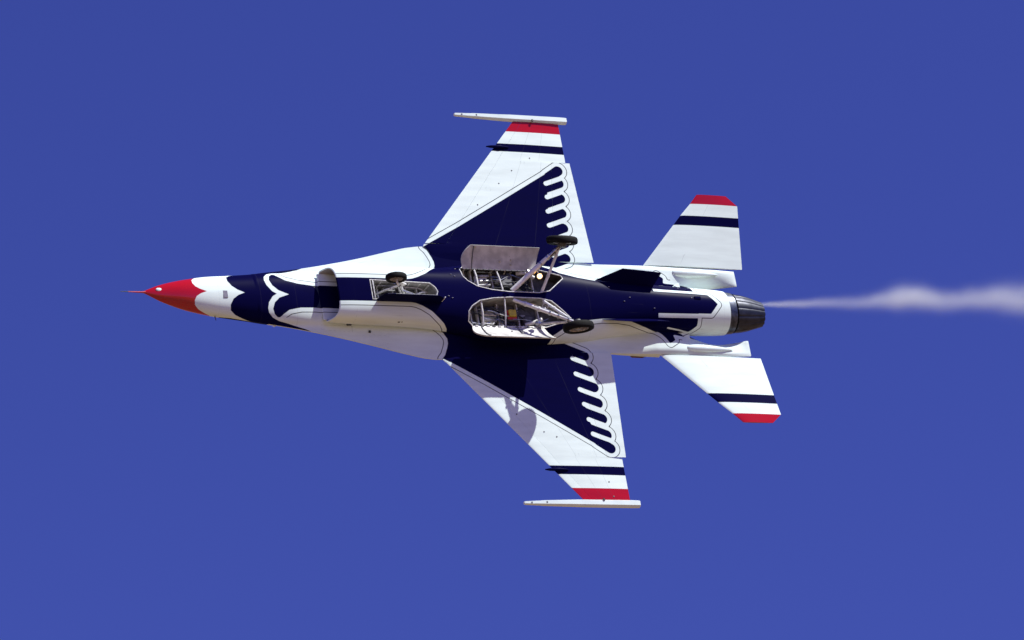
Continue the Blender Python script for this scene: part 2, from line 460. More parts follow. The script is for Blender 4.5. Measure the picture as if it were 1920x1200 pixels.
def ring_A(x):
    wc, we, zc, zb, zt, et = [float(pchip(XA, t, x)) for t in (WC_, WE_, ZC_, ZB_, ZT_, ET_)]
    # lower core quarter from the bottom centre to the side
    n = 2.0 if x < 2.5 else 2.2
    lo = []
    for k in range(60):
        a = math.pi / 2 * k / 59
        lo.append((wc * math.sin(a) ** (2 / n), zc - (zc - zb) * math.cos(a) ** (2 / n)))
    up = []
    for k in range(60):
        a = math.pi / 2 * k / 59
        up.append((wc * math.sin(a) ** (2 / 2.1), zc + (zt - zc) * math.cos(a) ** (2 / 2.1)))
    if we > wc + .004:
        cut_l = [p for p in lo if p[1] < zc - et - .25 * (zc - zb) * 0]
        # strake leaves the side at zc -/+ et, tapering to a thin edge
        f = min(1, (we - wc) / .25)
        tl = et * 1.6 + .02 * f; tu = et * 1.6 + .03 * f
        lo = [p for p in lo if p[1] <= zc - tl] or [lo[0]]
        up = [p for p in up if p[1] >= zc + tu]
        L = lo + [(we - .004, zc - .012)]
        Uq = up + [(we - .004, zc + .012)]
    else:
        L = lo; Uq = up
    def resamp(pl, m, smooth):
        pl = np.array(pl)
        d = np.concatenate([[0], np.cumsum(np.linalg.norm(np.diff(pl, axis=0), axis=1))])
        fine = np.linspace(0, d[-1], 241)
        q = np.stack([np.interp(fine, d, pl[:, 0]), np.interp(fine, d, pl[:, 1])], 1)
        for _ in range(smooth):
            q[1:-1] = .5 * q[1:-1] + .25 * (q[:-2] + q[2:])
        idx = np.linspace(0, 240, m); 
        return np.stack([np.interp(idx, np.arange(241), q[:, 0]), np.interp(idx, np.arange(241), q[:, 1])], 1)
    sm = int(260 * min(1, max(0, (we - wc - .005) / .09)))
    Lq = resamp(L, N1 + N2, sm); Uu = resamp(Uq, N3 + N4, sm)
    right = np.concatenate([Lq, Uu[::-1]])            # bottom centre -> edge -> top centre
    return right
def ring_full(right):
    left = right[1:-1][::-1] * np.array([-1, 1])
    return np.concatenate([right, left])
def girth(right, nfull):
    d = np.concatenate([[0], np.cumsum(np.linalg.norm(np.diff(right, axis=0), axis=1))])
    return np.concatenate([d, -d[1:-1][::-1]])

def loft(xs, ringf):
    V = []; Sg = []
    for x in xs:
        r = ringf(x); full = ring_full(r); V.append(np.column_stack([np.full(len(full), x), full])); Sg.append(girth(r, len(full)))
    k = len(V[0]); V = np.concatenate(V); Sg = np.concatenate(Sg)
    F = []
    for i in range(len(xs) - 1):
        for j in range(k):
            F.append((i*k+j, i*k+(j+1) % k, (i+1)*k+(j+1) % k, (i+1)*k+j))
    return V, F, Sg, k

xsA = np.concatenate([np.linspace(0, .4, 26), np.arange(.42, 4.6, .026), np.arange(4.6, 7.0, .026), np.arange(7.0, 12.6, .03), [12.6]])
VA, FA, SA, kA = loft(xsA, ring_A)


def mirror_clip(P):
    return np.column_stack([P[:, 0], np.abs(P[:, 1])])
RED_E = [(-1, -.5), (1.355, -.5), (1.355, 0), (1.21, .055), (1.12, .115), (1.075, .20), (1.08, .30), (1.16, .395), (1.33, .50), (1.45, .57), (1.50, .8), (1.50, 2.5), (-1, 2.5)]
NAV1 = [(2.195, -.5), (2.195, 0), (2.05, .06), (1.93, .15), (1.86, .28), (1.865, .40), (1.97, .495), (2.12, .565), (2.36, .68), (2.62, .76), (2.75, 1.2), (2.75, 2.5), (3.60, 2.5), (3.72, .80), (3.57, .745), (3.32, .69), (2.95, .60), (2.80, .53), (2.71, .43), (2.69, .33), (2.72, .20), (2.82, .06), (2.92, 0), (2.92, -.5)]
NAV2 = [(3.195, -.5), (3.195, 0), (2.97, .085), (2.85, .20), (2.80, .34), (2.835, .455), (2.905, .52), (2.955, .52), (3.04, .445), (3.17, .35), (3.44, .285), (3.78, .26), (4.9, .27), (4.9, -.5)]
SCURVE_A = [(6.5, -.5), (6.5, .60), (6.56, .64), (6.66, .74), (6.735, .87), (6.735, .98), (6.70, 1.09), (6.63, 1.25), (6.55, 1.345), (6.55, 1.6)]
def chop(poly, keep_x=()):
    return poly
def body_paint(P, which):
    n = len(P); Q = mirror_clip(P)
    red = far(n); blk = far(n); seam = far(n)
    if which == 'A':
        red = sd_poly(Q, RED_E)
        nav = np.minimum(sd_poly(Q, NAV1), sd_poly(Q, NAV2))
        back = SCURVE_A + [(8.95, 1.6), (9.19, .85), (8.95, .80), (8.95, -.5)]
        nav = np.minimum(nav, sd_poly(Q, back))
        nav = np.minimum(nav, np.where(Q[:, 0] > 7, wing_navy(Q), 9))
        V_ = [(11.5, -.5), (11.62, .42), (11.72, .50), (11.88, .62), (11.97, .72), (12.05, .845), (12.19, .757), (12.16, .64), (12.20, .60), (12.6, .45), (12.6, -.5)]
        nav = np.minimum(nav, sd_poly(Q, V_))
        blk = sd_poly(Q, [(1.66, .60), (1.9, .595), (2.3, .665), (2.62, .745), (2.8, 1.3), (1.7, 2.5), (1.62, .8)])
        pin = ((Q[:, 0] > 2.98) & (Q[:, 1] < 1.5) & (sd_poly(Q, NAV1) > nav + .02)).astype(float)
        for sx in (3.42,):
            pass
        seam = np.minimum.reduce([np.abs(P[:, 0] - v) for v in (1.62, 2.55, 3.36, 4.75, 5.52, 6.1, 8.1, 9.9, 11.1)] + [sd_poly(Q, [(3.9, .62), (4.6, .62), (4.6, .75), (3.9, .72)]).__abs__(), sd_poly(Q, [(5.0, .8), (5.4, .82), (5.4, 1.0), (5.0, .93)]).__abs__()]) - .0035
    else:
        main = [(3.8, -.5), (3.8, .275), (5.8, .275), (5.92, .295), (6.06, .345), (6.27, .455), (6.48, .63), (6.58, .72), (6.68, .87), (6.72, 1.0), (6.74, 1.3), (9.05, 1.3), (9.12, .90), (9.5, .64), (9.9, .53), (10.3, .472), (10.7, .46), (11.02, .49), (11.22, .55), (11.48, .635), (11.70, .725), (11.9, .80), (12.05, .9), (12.3, .9), (12.28, .75),
                (12.56, .685), (12.715, .52), (12.715, .245), (13.04, .235), (13.235, 0), (13.235, -.5)]
        nav = sd_poly(Q, main)
        nav = np.maximum(nav, -np.maximum(sd_line(P, [(11.5, .336), (13.05, .290)], .048), 11.72 - P[:, 0]))
        nav = np.maximum(nav, -np.maximum(sd_line(P, [(11.5, -.300), (13.05, -.285)], .040), 11.70 - P[:, 0]))
        nav = np.maximum(nav, -sd_line(Q, [(12.0, .605), (12.3, .655), (12.58, .725)], .021))
        pin = np.ones(n)
        seam = np.minimum.reduce([np.abs(P[:, 0] - v) for v in (4.55, 6.75, 10.05, 11.55, 12.85, 13.38)] + [np.abs(Q[:, 1] - .60) + (Q[:, 0] < 9.6) * 1.0, sd_poly(Q, [(10.9, .10), (11.35, .10), (11.35, .30), (10.9, .30)]).__abs__(), sd_poly(Q, [(5.0, .42), (5.6, .42), (5.6, .58), (5.0, .58)]).__abs__()]) - .0035
        pin *= 1.0 - ((Q[:, 0] > 11.65) & (Q[:, 0] < 12.62) & (Q[:, 1] > .2) & (Q[:, 1] < .75))
    return nav, red, blk, seam, pin

def body_attrs(V, Sg, which):
    P = np.column_stack([V[:, 0], Sg])
    nav, red, blk, seam, pin = body_paint(P, which)
    if which == 'A':          # emblem only on the underside aft of the nose
        k = np.arange(len(V)) % kA; half = kA // 2 + 1
        j = np.where(k < half, k, kA - k)
        up = (j >= N1 + N2) & (V[:, 0] > 2.75)
        nav = np.where(up, 1.0, nav); pin = np.where(up, 0, pin)
    return dict(navy=nav, red=red, black=blk, seam=seam, pin=pin, girth=Sg)

FA.append(tuple(range(kA))[::-1])
FA.append(tuple((len(xsA) - 1) * kA + j for j in range(kA)))
fus = mesh_obj('fuselage', VA, FA, PAINT, jet, True, body_attrs(VA, SA, 'A'))
fus.data.set_sharp_from_angle(angle=math.radians(50))

# ---- intake and engine nacelle (B) ----------------------------------------------
XB = [3.9, 4.3, 5.0, 5.8, 6.6, 7.4, 8.2, 9.0, 9.8, 10.5, 11.2, 12.0, 12.8, 13.4, 13.55]
WB = [.60, .63, .645, .66, .72, .86, .95, .94, .86, .74, .64, .575, .55, .52, .505]
HZ = [-.10, -.10, -.10, -.09, -.08, -.07, -.06, -.05, -.04, -.03, -.02, -.01, 0, 0, 0]      # level of the widest point
BZ = [-.46, -.49, -.51, -.52, -.52, -.52, -.52, -.52, -.51, -.50, -.49, -.47, -.45, -.42, -.41]
TZ = [.02, .02, .02, .02, .02, .02, .02, .03, .08, .14, .22, .34, .42, .42, .41]
NB = [3.6, 3.5, 3.3, 3.1, 2.7, 2.3, 2.2, 2.2, 2.2, 2.2, 2.15, 2.05, 2.0, 2.0, 2.0]
def lip_x(y, z):       # rake of the intake lip: forward at the sides, swept back a little at the bottom
    return 4.0 + np.clip((-z - .08) / .42, 0, 1) * .22
def ring_B(x):
    wb, hz, bz, tz, nn = [float(pchip(XB, t, x)) for t in (WB, HZ, BZ, TZ, NB)]
    r = []
    a = np.linspace(0, math.pi / 2, 400)
    lo = np.stack([wb * np.sin(a) ** (2 / nn), hz - (hz - bz) * np.cos(a) ** (2 / nn)], 1)
    up = np.stack([wb * np.cos(a) ** (2 / 2.0), hz + (tz - hz) * np.sin(a) ** (2 / 2.0)], 1)
    def rs(pl, m):
        d = np.concatenate([[0], np.cumsum(np.linalg.norm(np.diff(pl, axis=0), axis=1))])
        s = np.linspace(0, d[-1], m); return np.stack([np.interp(s, d, pl[:, 0]), np.interp(s, d, pl[:, 1])], 1)
    return np.concatenate([rs(lo, 52), rs(up, 20)[1:]])
xsB = np.concatenate([np.arange(4.0, 13.55, .024), [13.55]])
VB, FB, SB, kB = loft(xsB, ring_B)
# rake the first sections to the lip line
fx = np.clip((4.9 - VB[:, 0]) / .9, 0, 1)
VB[:, 0] += fx * (lip_x(VB[:, 1], VB[:, 2]) - 4.0)

# holes for the wheel wells (outlines in plan view)
NOSE_BAY = [(4.93, -.23), (4.93, .23), (6.30, .20), (6.42, .10), (6.46, 0), (6.42, -.10), (6.30, -.20)]
MAIN_BAY = [(7.13, .42), (7.22, .30), (7.42, .17), (7.75, .10), (8.15, .065), (8.85, .065), (9.12, .12), (9.52, .46), (9.50, .54), (8.95, .70), (7.24, .72), (7.12, .62)]
def bay_sd(V):
    P = V[:, :2]
    lower = V[:, 2] < .0
    d = np.minimum(sd_poly(P, NOSE_BAY), sd_poly(np.column_stack([P[:, 0], np.abs(P[:, 1])]), MAIN_BAY))
    return np.where(lower, d, 1.0)
bd = bay_sd(VB)
near = np.abs(bd) < .0145
eps = 1e-3
for _ in range(2):
    g0 = bay_sd(VB[near]); gx = bay_sd(VB[near] + [eps, 0, 0]); gy = bay_sd(VB[near] + [0, eps, 0])
    gr = np.stack([(gx - g0) / eps, (gy - g0) / eps], 1); gr /= np.linalg.norm(gr, axis=1)[:, None] + 1e-9
    VB[near, :2] -= gr * g0[:, None]
bd2 = bay_sd(VB); bd2[near] = 0
FBk = [f for f in FB if (bd2[list(f)].mean() > -1e-4 and bd2[list(f)].min() > -.012)]
nac = mesh_obj('engine_nacelle', VB, FBk, PAINT, fus, True, body_attrs(VB, SB, 'B'))
nac.data.set_sharp_from_angle(angle=math.radians(50))
#REST#
def belly_z(x, y):
    r = ring_B(x); lo = r[:52]
    return float(np.interp(abs(y), lo[:, 0], lo[:, 1]))

# intake mouth: rounded lip, duct and splitter
def lip_ring(off, dx, x0=4.0):
    r = ring_B(x0)[:60]
    full = np.concatenate([r, r[1:][::-1] * np.array([-1, 1])])
    return r
rr = ring_B(4.0)
half = rr[:64]
loop = np.concatenate([half[::-1], (half * np.array([-1, 1]))[1:]])     # right top -> bottom -> left top
def duct_loop(inset, x):
    c = np.array([0, -.12])
    q = loop.copy()
    d = q - c; L = np.linalg.norm(d, axis=1)[:, None]
    return q - d / L * inset, x
V = []; F = []
prof = [(0, 0.0), (-.018, .010), (-.022, .022), (-.012, .036), (.03, .046), (.25, .06), (.45, .075), (.66, .09)]
for dx, ins in prof:
    q, _ = duct_loop(ins, 0)
    lx = lip_x(loop[:, 0], loop[:, 1])
    V += [(lx[i] * 1.0 + dx, q[i, 0], min(q[i, 1], -.045 if dx > -.01 and ins > .03 else q[i, 1])) for i in range(len(q))]
k = len(loop)
for i in range(len(prof) - 1):
    for j in range(k - 1): F.append((i*k+j, i*k+j+1, (i+1)*k+j+1, (i+1)*k+j))
F.append(tuple((len(prof)-1)*k+j for j in range(k)))
Vd = np.array(V); nd_ = len(Vd)
nvd = np.where(Vd[:, 2] < -.25, np.abs(Vd[:, 1]) - .275, 1.0)
fmd = []
for f in F:
    c_ = Vd[list(f)].mean(0); deep = min(f) >= 3 * k
    fmd.append(0 if not deep else (2 if abs(c_[1]) < .27 and c_[2] < -.2 else 1))
lip = mesh_obj('intake_duct', V, F, None, nac, True, mats=[PAINT, M_DUCT, M_NAVY], fmat=fmd, attrs=dict(navy=nvd, red=far(nd_), black=far(nd_), seam=far(nd_), pin=np.zeros(nd_)))
# splitter plate under the forward fuselage, carrying on the stripe
xs = np.linspace(3.93, 5.2, 60); ys = np.linspace(-.54, .54, 60)
V = []; F = []; 
for lay, z in ((0, -.058), (1, -.036)):
    for x in xs:
        for y in ys:
            xx = x
            V.append((xx, y, z - (.02 if lay == 0 and x > 3.935 else 0)))
n = len(xs) * len(ys); m = len(ys)
for lay in (0, 1):
    for i in range(len(xs) - 1):
        for j in range(m - 1):
            a = lay * n + i * m + j
            f = (a, a + 1, a + m + 1, a + m)
            F.append(f[::-1] if lay == 0 else f)
for j in range(m - 1): F.append((j, j + 1, n + j + 1, n + j))
for i in range(len(xs) - 1):
    F.append((i*m, n + i*m, n + (i+1)*m, (i+1)*m)); F.append((i*m + m-1, (i+1)*m + m-1, n + (i+1)*m + m-1, n + i*m + m-1))
V = np.array(V); P2 = np.column_stack([V[:, 0], np.abs(V[:, 1])])
nv = np.abs(V[:, 1]) - .265
mesh_obj('splitter_plate', V, F, PAINT, fus, False, dict(navy=nv, red=far(2*n), black=far(2*n), seam=far(2*n), pin=np.ones(2*n)))
mb = MB()
for sx in (-1, 1): mb.box((3.86, sx * .0, -.047), (.004, .3, .004))
# blade ahead of the splitter: the dark diverter gap
MB().prism([(3.80, -.24, -.066), (3.80, .24, -.066), (3.91, .24, -.066), (3.91, -.24, -.066)], (0, 0, .03)).build('diverter', M_DARK, fus)

# nose probe, vents, small antennas on the forward fuselage
MB().tube([(-.50, 0, .02), (-.30, 0, .02), (.02, 0, .02)], [.006, .010, .017], 10).build('pitot_probe', M_DARK, fus, smooth=True)
MB().tube([(-.33, 0, .02), (-.02, 0, .02), (.05, 0, .022)], [.010, .018, .028], 14).build('probe_base', M_RED, fus, smooth=True)
MB().box((1.76, .05, -.137), (.10, .16, .012), bev=.004).build('altimeter_window', plain('grey_window', (.16, .15, .2), .35), fus)
MB().tube([(1.55, .46, .10), (1.57, .55, .12)], [.012, .006], 8).build('air_probe', M_DARK, fus)
for (x, y, z, a, b) in ((4.52, .60, .00, .11, .035), (4.99, .73, .035, .05, .05), (5.55, .635, -.275, .05, .03), (5.62, .63, -.28, .03, .03), (4.75, -.72, .03, .10, .03)):
    MB().box((x, y, z), (a, b, .03), bev=.006).build('vent', M_DARK if y > 0 else M_WELLDK, fus)

bl = MB().lathe((0, 0, 0), (0, 0, 1), [(-1, 0), (-.93, .37), (-.75, .66), (-.4, .92), (0, 1)], 20)  # white bump added on the red radome as a painted sun highlight
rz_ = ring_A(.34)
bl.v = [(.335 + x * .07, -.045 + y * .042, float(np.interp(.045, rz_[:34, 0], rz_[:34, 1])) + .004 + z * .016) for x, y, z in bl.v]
bl.build('glint_blister', M_WHITE, fus, smooth=True)
# canopy
V = []; F = []
xsC = np.linspace(1.98, 6.2, 46)
ang = np.linspace(-math.pi / 2, math.pi / 2, 29)
for x in xsC:
    t = (x - 1.98) / (6.2 - 1.98)
    hh = .02 + .42 * math.sin(math.pi * min(1, t * 1.9) / 2) ** .9 * (1 if t < .45 else 1 - ((t - .45) / .55) ** 1.8 * .85)
    ww = .10 + .34 * min(1, t / .22) ** .7 * (1 if t < .5 else 1 - (t - .5) * .9)
    z0 = .34 + .12 * min(1, t * 2.5)
    for a in ang: V.append((x, ww * math.sin(a), z0 + hh * max(0, math.cos(a)) ** .8))
k = len(ang)
for i in range(len(xsC) - 1):
    for j in range(k - 1): F.append((i*k+j, i*k+j+1, (i+1)*k+j+1, (i+1)*k+j))
F.append(tuple(range(k))); F.append(tuple((len(xsC)-1)*k + j for j in range(k)))
can = MB().add(V, F).build('canopy', M_GLASS, jet, smooth=True)
for xx in (3.05, 4.75):
    t = (xx - 1.98) / 4.22
    hh = .02 + .42 * math.sin(math.pi * min(1, t * 1.9) / 2) ** .9 * (1 if t < .45 else 1 - ((t - .45) / .55) ** 1.8 * .85)
    ww = .10 + .34 * min(1, t / .22) ** .7 * (1 if t < .5 else 1 - (t - .5) * .9)
    z0 = .34 + .12 * min(1, t * 2.5)
    MB().tube([(xx, (ww + .004) * math.sin(a), z0 + (hh + .004) * max(0, math.cos(a)) ** .8) for a in np.linspace(-1.45, 1.45, 19)], .016, 6).build('canopy_frame', M_WHITE, can, smooth=True)

# tail shelves beside the nozzle (split speed brakes at their ends)
def flat_sdf_panel(name, outline, z0, z1, parent, side, seam_lines=(), taper=None):
    pass
for side in (-1, 1):
    outer = [(10.62, 1.085), (11.5, 1.085), (12.5, 1.075), (13.5, 1.065), (14.06, 1.045)]
    inner = [(14.00, .675), (13.75, .745), (13.45, .80), (13.15, .79), (12.9, .72), (12.6, .60), (12.2, .50), (11.2, .45), (10.62, .45)]
    poly = outer + smooth_pts(inner, 2)
    poly = np.array(poly)
    # grid of points across, thick at the root and thin at the trailing edge
    xs = np.linspace(10.62, 14.05, 90); V = []; F = []
    def span(x):
        yo = float(np.interp(x, [p[0] for p in outer], [p[1] for p in outer]))
        ii = np.array(smooth_pts(inner, 2))[::-1]
        yi = float(np.interp(x, ii[:, 0], ii[:, 1])); return yi, yo
    m = 18
    for x in xs:
        yi, yo = span(x)
        hb = .085 * (1 - max(0, (x - 12.0) / 2.08) ** 1.5) + .012
        hb *= .12 + .88 * min(1, (x - 10.62) / 1.1) ** 1.3
        fair = math.exp(-((x - 12.98) / .30) ** 2)
        for j in range(m):
            t = j / (m - 1); y = yi + (yo - yi) * t
            e = min(1, (1 - t) / .18) ** .6 * min(1, t / .12 + .15) ** .6
            rl = min(1, max(0, (x - 12.2) / .7)) * (1 - min(1, max(0, (x - 13.25) / .75)) ** 1.5); up_ = .24 * rl * (1 - t) ** 2.2; y -= .11 * rl * (1 - t)
            V.append((x, side * y, -.012 + up_ - hb * (.35 + .65 * e)))
        for j in range(m):
            t = j / (m - 1); y = yi + (yo - yi) * t
            e = min(1, (1 - t) / .15) ** .6
            y -= .11 * rl * (1 - t)
            V.append((x, side * y, -.010 + .24 * rl * (1 - t) ** 2.2 + hb * (.35 + .65 * e)))
    k = 2 * m
    for i in range(len(xs) - 1):
        for j in range(m - 1):
            a = i * k + j
            f = (a, a + k, a + k + 1, a + 1); g_ = (a + m, a + m + 1, a + k + m + 1, a + k + m)
            F.append(f if side > 0 else f[::-1]); F.append(g_ if side > 0 else g_[::-1])
        a = i * k; f = (a, a + m, a + k + m, a + k); F.append(f if side > 0 else f[::-1])
        a = i * k + m - 1; f = (a, a + k, a + k + m, a + m); F.append(f if side > 0 else f[::-1])
    F.append(tuple(list(range(m)) + list(range(2*m - 1, m - 1, -1))))
    o_ = (len(xs) - 1) * k
    F.append(tuple([o_ + j for j in range(m)] + [o_ + j for j in range(2*m - 1, m - 1, -1)]))
    V = np.array(V); nn = len(V)
    P2 = np.column_stack([V[:, 0], np.abs(V[:, 1])])
    isl = (np.arange(nn) % k) < m
    VN = [(11.3, .3), (11.5, .48), (11.72, .53), (11.88, .625), (11.97, .72), (12.05, .845), (12.19, .757), (12.16, .64), (12.20, .63), (12.88, .66), (12.88, .3)]
    nv = np.where(isl, sd_poly(P2, VN), 1.0)
    sh = mesh_obj('tail_shelf', V, F, PAINT, fus, True, dict(navy=nv, red=far(nn), black=far(nn), seam=far(nn), pin=isl.astype(float) * (V[:, 0] < 12.36)))
    sh.data.set_sharp_from_angle(angle=math.radians(45))
    # stabiliser actuator fairing
    xsF = np.linspace(12.42, 13.62, 30); V = []; F = []
    for x in xsF:
        t = (x - 12.42) / 1.2
        r = .090 * (math.sin(math.pi * min(1, t ** .55)) ** .7 if t < 1 else 0) + .003
        for q in range(18):
            a = 2 * math.pi * q / 18
            V.append((x, side * (.925 + r * 1.05 * math.cos(a)), -.055 + r * math.sin(a)))
    for i in range(len(xsF) - 1):
        for q in range(18): F.append((i*18+q, i*18+(q+1) % 18, (i+1)*18+(q+1) % 18, (i+1)*18+q))
    MB().add(V, F).build('actuator_fairing', M_WHITE, sh, smooth=True, sharp=80)

    # horizontal stabiliser, drooping 9 degrees outboard
    LE = [(11.80, 1.10), (12.88, 2.30), (13.15, 2.575), (13.345, 2.80)]
    TE = [(14.275, 1.10), (14.345, 2.575), (14.08, 2.80)]
    ysx = np.unique(np.concatenate([np.linspace(1.10, 2.80, 70), [2.575]]))
    V = []; F = []; nx = 46
    for lay in (0, 1):
        for y in ysx:
            a = np.interp(y, [p[1] for p in LE], [p[0] for p in LE]); b = np.interp(y, [p[1] for p in TE], [p[0] for p in TE])
            for t in np.linspace(0, 1, nx):
                x = a + (b - a) * t
                th = .075 * (1 - .6 * (y - 1.1) / 1.7) * (math.sqrt(t) * (1 - t) * 1.6) + .003
                z = -.02 - .16 * (y - 1.1) + (-th if lay == 0 else th)
                V.append((x, side * y, z))
    n = len(ysx) * nx
    for i in range(len(ysx) - 1):
        for j in range(nx - 1):
            a = i * nx + j
            f = (a, a + nx, a + nx + 1, a + 1); F.append(f if side > 0 else f[::-1])
            f = (n + a, n + a + 1, n + a + nx + 1, n + a + nx); F.append(f if side > 0 else f[::-1])
        a = i * nx; f = (a, n + a, n + a + nx, a + nx); F.append(f if side > 0 else f[::-1])
        a = i * nx + nx - 1; f = (a, a + nx, n + a + nx, n + a); F.append(f if side > 0 else f[::-1])
    for a, sgn in ((0, 1), ((len(ysx) - 1) * nx, -1)):
        for j in range(nx - 1):
            f = (a + j, a + j + 1, n + a + j + 1, n + a + j); F.append(f if side * sgn > 0 else f[::-1])
    V = np.array(V); yy = np.abs(V[:, 1]); nn = len(V)
    st_ = mesh_obj('horizontal_stabilizer', V, F, PAINT, jet, True, dict(navy=np.maximum(2.07 - yy, yy - 2.295), red=2.578 - yy, black=far(nn), seam=np.minimum.reduce([np.abs(V[:, 0] - (11.8 + (yy - 1.1) * .9 + .35 * (2.5 - (yy - 1.1) * .78))), np.abs(yy - 1.36)]) - .0035, pin=np.zeros(nn)))
    st_.data.set_sharp_from_angle(angle=math.radians(40))

    # ventral fin, canted outward
    r0 = np.array([10.22, side * .45, -.37]); r1 = np.array([11.74, side * .40, -.36])
    t0 = np.array([10.90, side * .645, -.70]); t1 = np.array([11.85, side * .595, -.67])
    nrm = np.cross(r1 - r0, t0 - r0); nrm /= np.linalg.norm(nrm)
    th = .018
    mid0 = r0 * .5 + t0 * .5
    V = []
    for p, h in ((r0, .004), (r0*.7 + r1*.3, th), (r1*.8 + r0*.2, th), (r1, .004)): V += [p + nrm * h, p - nrm * h]
    for p, h in ((t0, .003), (t0*.7 + t1*.3, th*.6), (t1*.8 + t0*.2, th*.6), (t1, .003)): V += [p + nrm * h, p - nrm * h]
    F = []
    for j in range(3):
        F += [(2*j, 2*j+2, 8+2*j+2, 8+2*j), (2*j+1, 8+2*j+1, 8+2*j+3, 2*j+3), (8+2*j, 8+2*j+2, 8+2*j+3, 8+2*j+1), (2*j, 2*j+1, 2*j+3, 2*j+2)]
    F += [(0, 8, 9, 1), (6, 7, 15, 14)]
    MB().add(V, F).build('ventral_fin', M_NAVY, fus, smooth=False)

# vertical tail
FL = [(8.9, .50), (9.9, .62), (11.48, 2.10)]; FT = [(12.78, .46), (13.05, 2.24)]
zs = np.linspace(0, 1, 46); nx = 30; V = []; F = []
for lay in (0, 1):
    for q in zs:
        za = .50 + (2.10 - .50) * q
        a = np.interp(za, [.50, .62, 2.10], [8.9, 9.9, 11.48]); b = 12.78 + .27 * q
        zb_ = .46 + (2.24 - .46) * q
        for t in np.linspace(0, 1, nx):
            x = a + (b - a) * t; z = za + (zb_ - za) * t
            th = (.085 - .05 * q) * (math.sqrt(t) * (1 - t) * 1.6) + .004
            V.append((x, th if lay else -th, z))
n = 46 * nx
for i in range(45):
    for j in range(nx - 1):
        a = i * nx + j
        F += [(a, a + nx, a + nx + 1, a + 1), (n + a, n + a + 1, n + a + nx + 1, n + a + nx)]
    a = i * nx; F.append((a, n + a, n + a + nx, a + nx)); a += nx - 1; F.append((a, a + nx, n + a + nx, n + a))
for j in range(nx - 1): F.append((45*nx + j, n + 45*nx + j, n + 45*nx + j + 1, 45*nx + j + 1))
V = np.array(V); nn = len(V)
fin = mesh_obj('vertical_tail', V, F, PAINT, jet, True, dict(navy=np.maximum(1.45 - V[:, 2], V[:, 2] - 1.58), red=far(nn), black=far(nn), seam=far(nn), pin=np.zeros(nn)))
MB().tube([(12.28, 0, 2.185), (12.36, 0, 2.23), (12.62, 0, 2.235), (12.72, 0, 2.2)], [.01, .035, .035, .01], 10).build('tail_beacon', plain('dark_red_lens', (.09, .012, .012), .2), fin, smooth=True)

# ------------------------------------------------------------------ nozzle
noz = MB().lathe((0, 0, 0), (1, 0, 0), [(13.50, .46), (13.545, .497), (13.60, .49), (13.70, .478), (13.735, .474), (13.742, .462)], 60)
noz.v = [(x, y, z * .80) for x, y, z in noz.v]
nozo = noz.build('nozzle', M_RING, nac, smooth=True)
band = MB().lathe((0, 0, 0), (1, 0, 0), [(13.742, .455), (13.75, .480), (13.79, .478), (13.80, .452)], 60)
band.v = [(x, y, z * .80) for x, y, z in band.v]
# petals overlap like scales; each one its own sub-part
NP = 15
pv = []
for k_ in range(NP):
    a0 = 2 * math.pi * k_ / NP; da = 2 * math.pi / NP
    V = []; F = []
    st = [(13.78, .452), (13.95, .435), (14.15, .395), (14.38, .325), (14.50, .288)]
    for lay, off in ((0, 0), (1, -.014)):
        for (x, r) in st:
            for t in (-.5, -.42, -.2, 0, .2, .42, .5):
                bulge = .003 * (1 - (abs(t) / .5) ** 2) + (-.006 if abs(t) > .45 else 0)
                rad = r + off + bulge
                a = a0 + t * da * .998
                V.append((x + .012 * (1 - (2*t)**2) * (1 if x > 14.4 else 0), rad * math.cos(a), rad * math.sin(a) * .82))
    L = 7; n = len(st) * L
    for i in range(len(st) - 1):
        for j in range(L - 1):
            a = i * L + j
            F += [(a, a + 1, a + L + 1, a + L), (n + a, n + a + L, n + a + L + 1, n + a + 1)]
        F += [(i*L, (i+1)*L, n + (i+1)*L, n + i*L), (i*L + L-1, n + i*L + L-1, n + (i+1)*L + L-1, (i+1)*L + L-1)]
    for j in range(L - 1):
        F += [(j, n + j, n + j + 1, j + 1), ((len(st)-1)*L + j, (len(st)-1)*L + j + 1, n + (len(st)-1)*L + j + 1, n + (len(st)-1)*L + j)]
    MB().add(V, F).build('nozzle_petal', M_NOZZ, nozo, smooth=True, sharp=30)
ins = MB().lathe((0, 0, 0), (1, 0, 0), [(13.6, .43), (13.8, .42), (14.2, .36), (14.47, .272)], 48)
ins.v = [(x, y, z * .82) for x, y, z in ins.v]
ins.build('exhaust_liner', M_DARK, nozo, smooth=True)
dk = MB().lathe((0, 0, 0), (1, 0, 0), [(13.62, .43), (13.62, .0)], 48); dk.v = [(x, y, z * .82) for x, y, z in dk.v]; dk.build('turbine_disc', M_DARK, nozo)

# ------------------------------------------------------------------ wheel wells
def well(outline, depth_z, name, side=1, mat=None):
    pts = [(x, side * y) for x, y in outline]
    n = len(pts); V = []
    for x, y in pts: V.append((x, y, belly_z(x, y) + .004))
    for x, y in pts: V.append((x, y, depth_z))
    F = [(i, (i + 1) % n, n + (i + 1) % n, n + i) for i in range(n)] + [tuple(range(n, 2 * n))]
    o = MB().add(V, F).build(name, mat or M_WELL, nac)
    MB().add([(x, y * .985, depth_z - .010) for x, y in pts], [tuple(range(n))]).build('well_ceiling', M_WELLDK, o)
    rim = MB(); ring = [(x, y, belly_z(x, y) + .006) for x, y in pts]
    rim.tube(ring + [ring[0], ring[1]], .013, 6, cap=False)
    rim.build('well_rim', M_GEAR, o, smooth=True)
    return o
def dense(poly, step=.05):
    out = []
    for i in range(len(poly)):
        a = np.array(poly[i]); b = np.array(poly[(i + 1) % len(poly)]); m = max(1, int(np.linalg.norm(b - a) / step))
        out += [tuple(a + (b - a) * j / m) for j in range(m)]
    return out
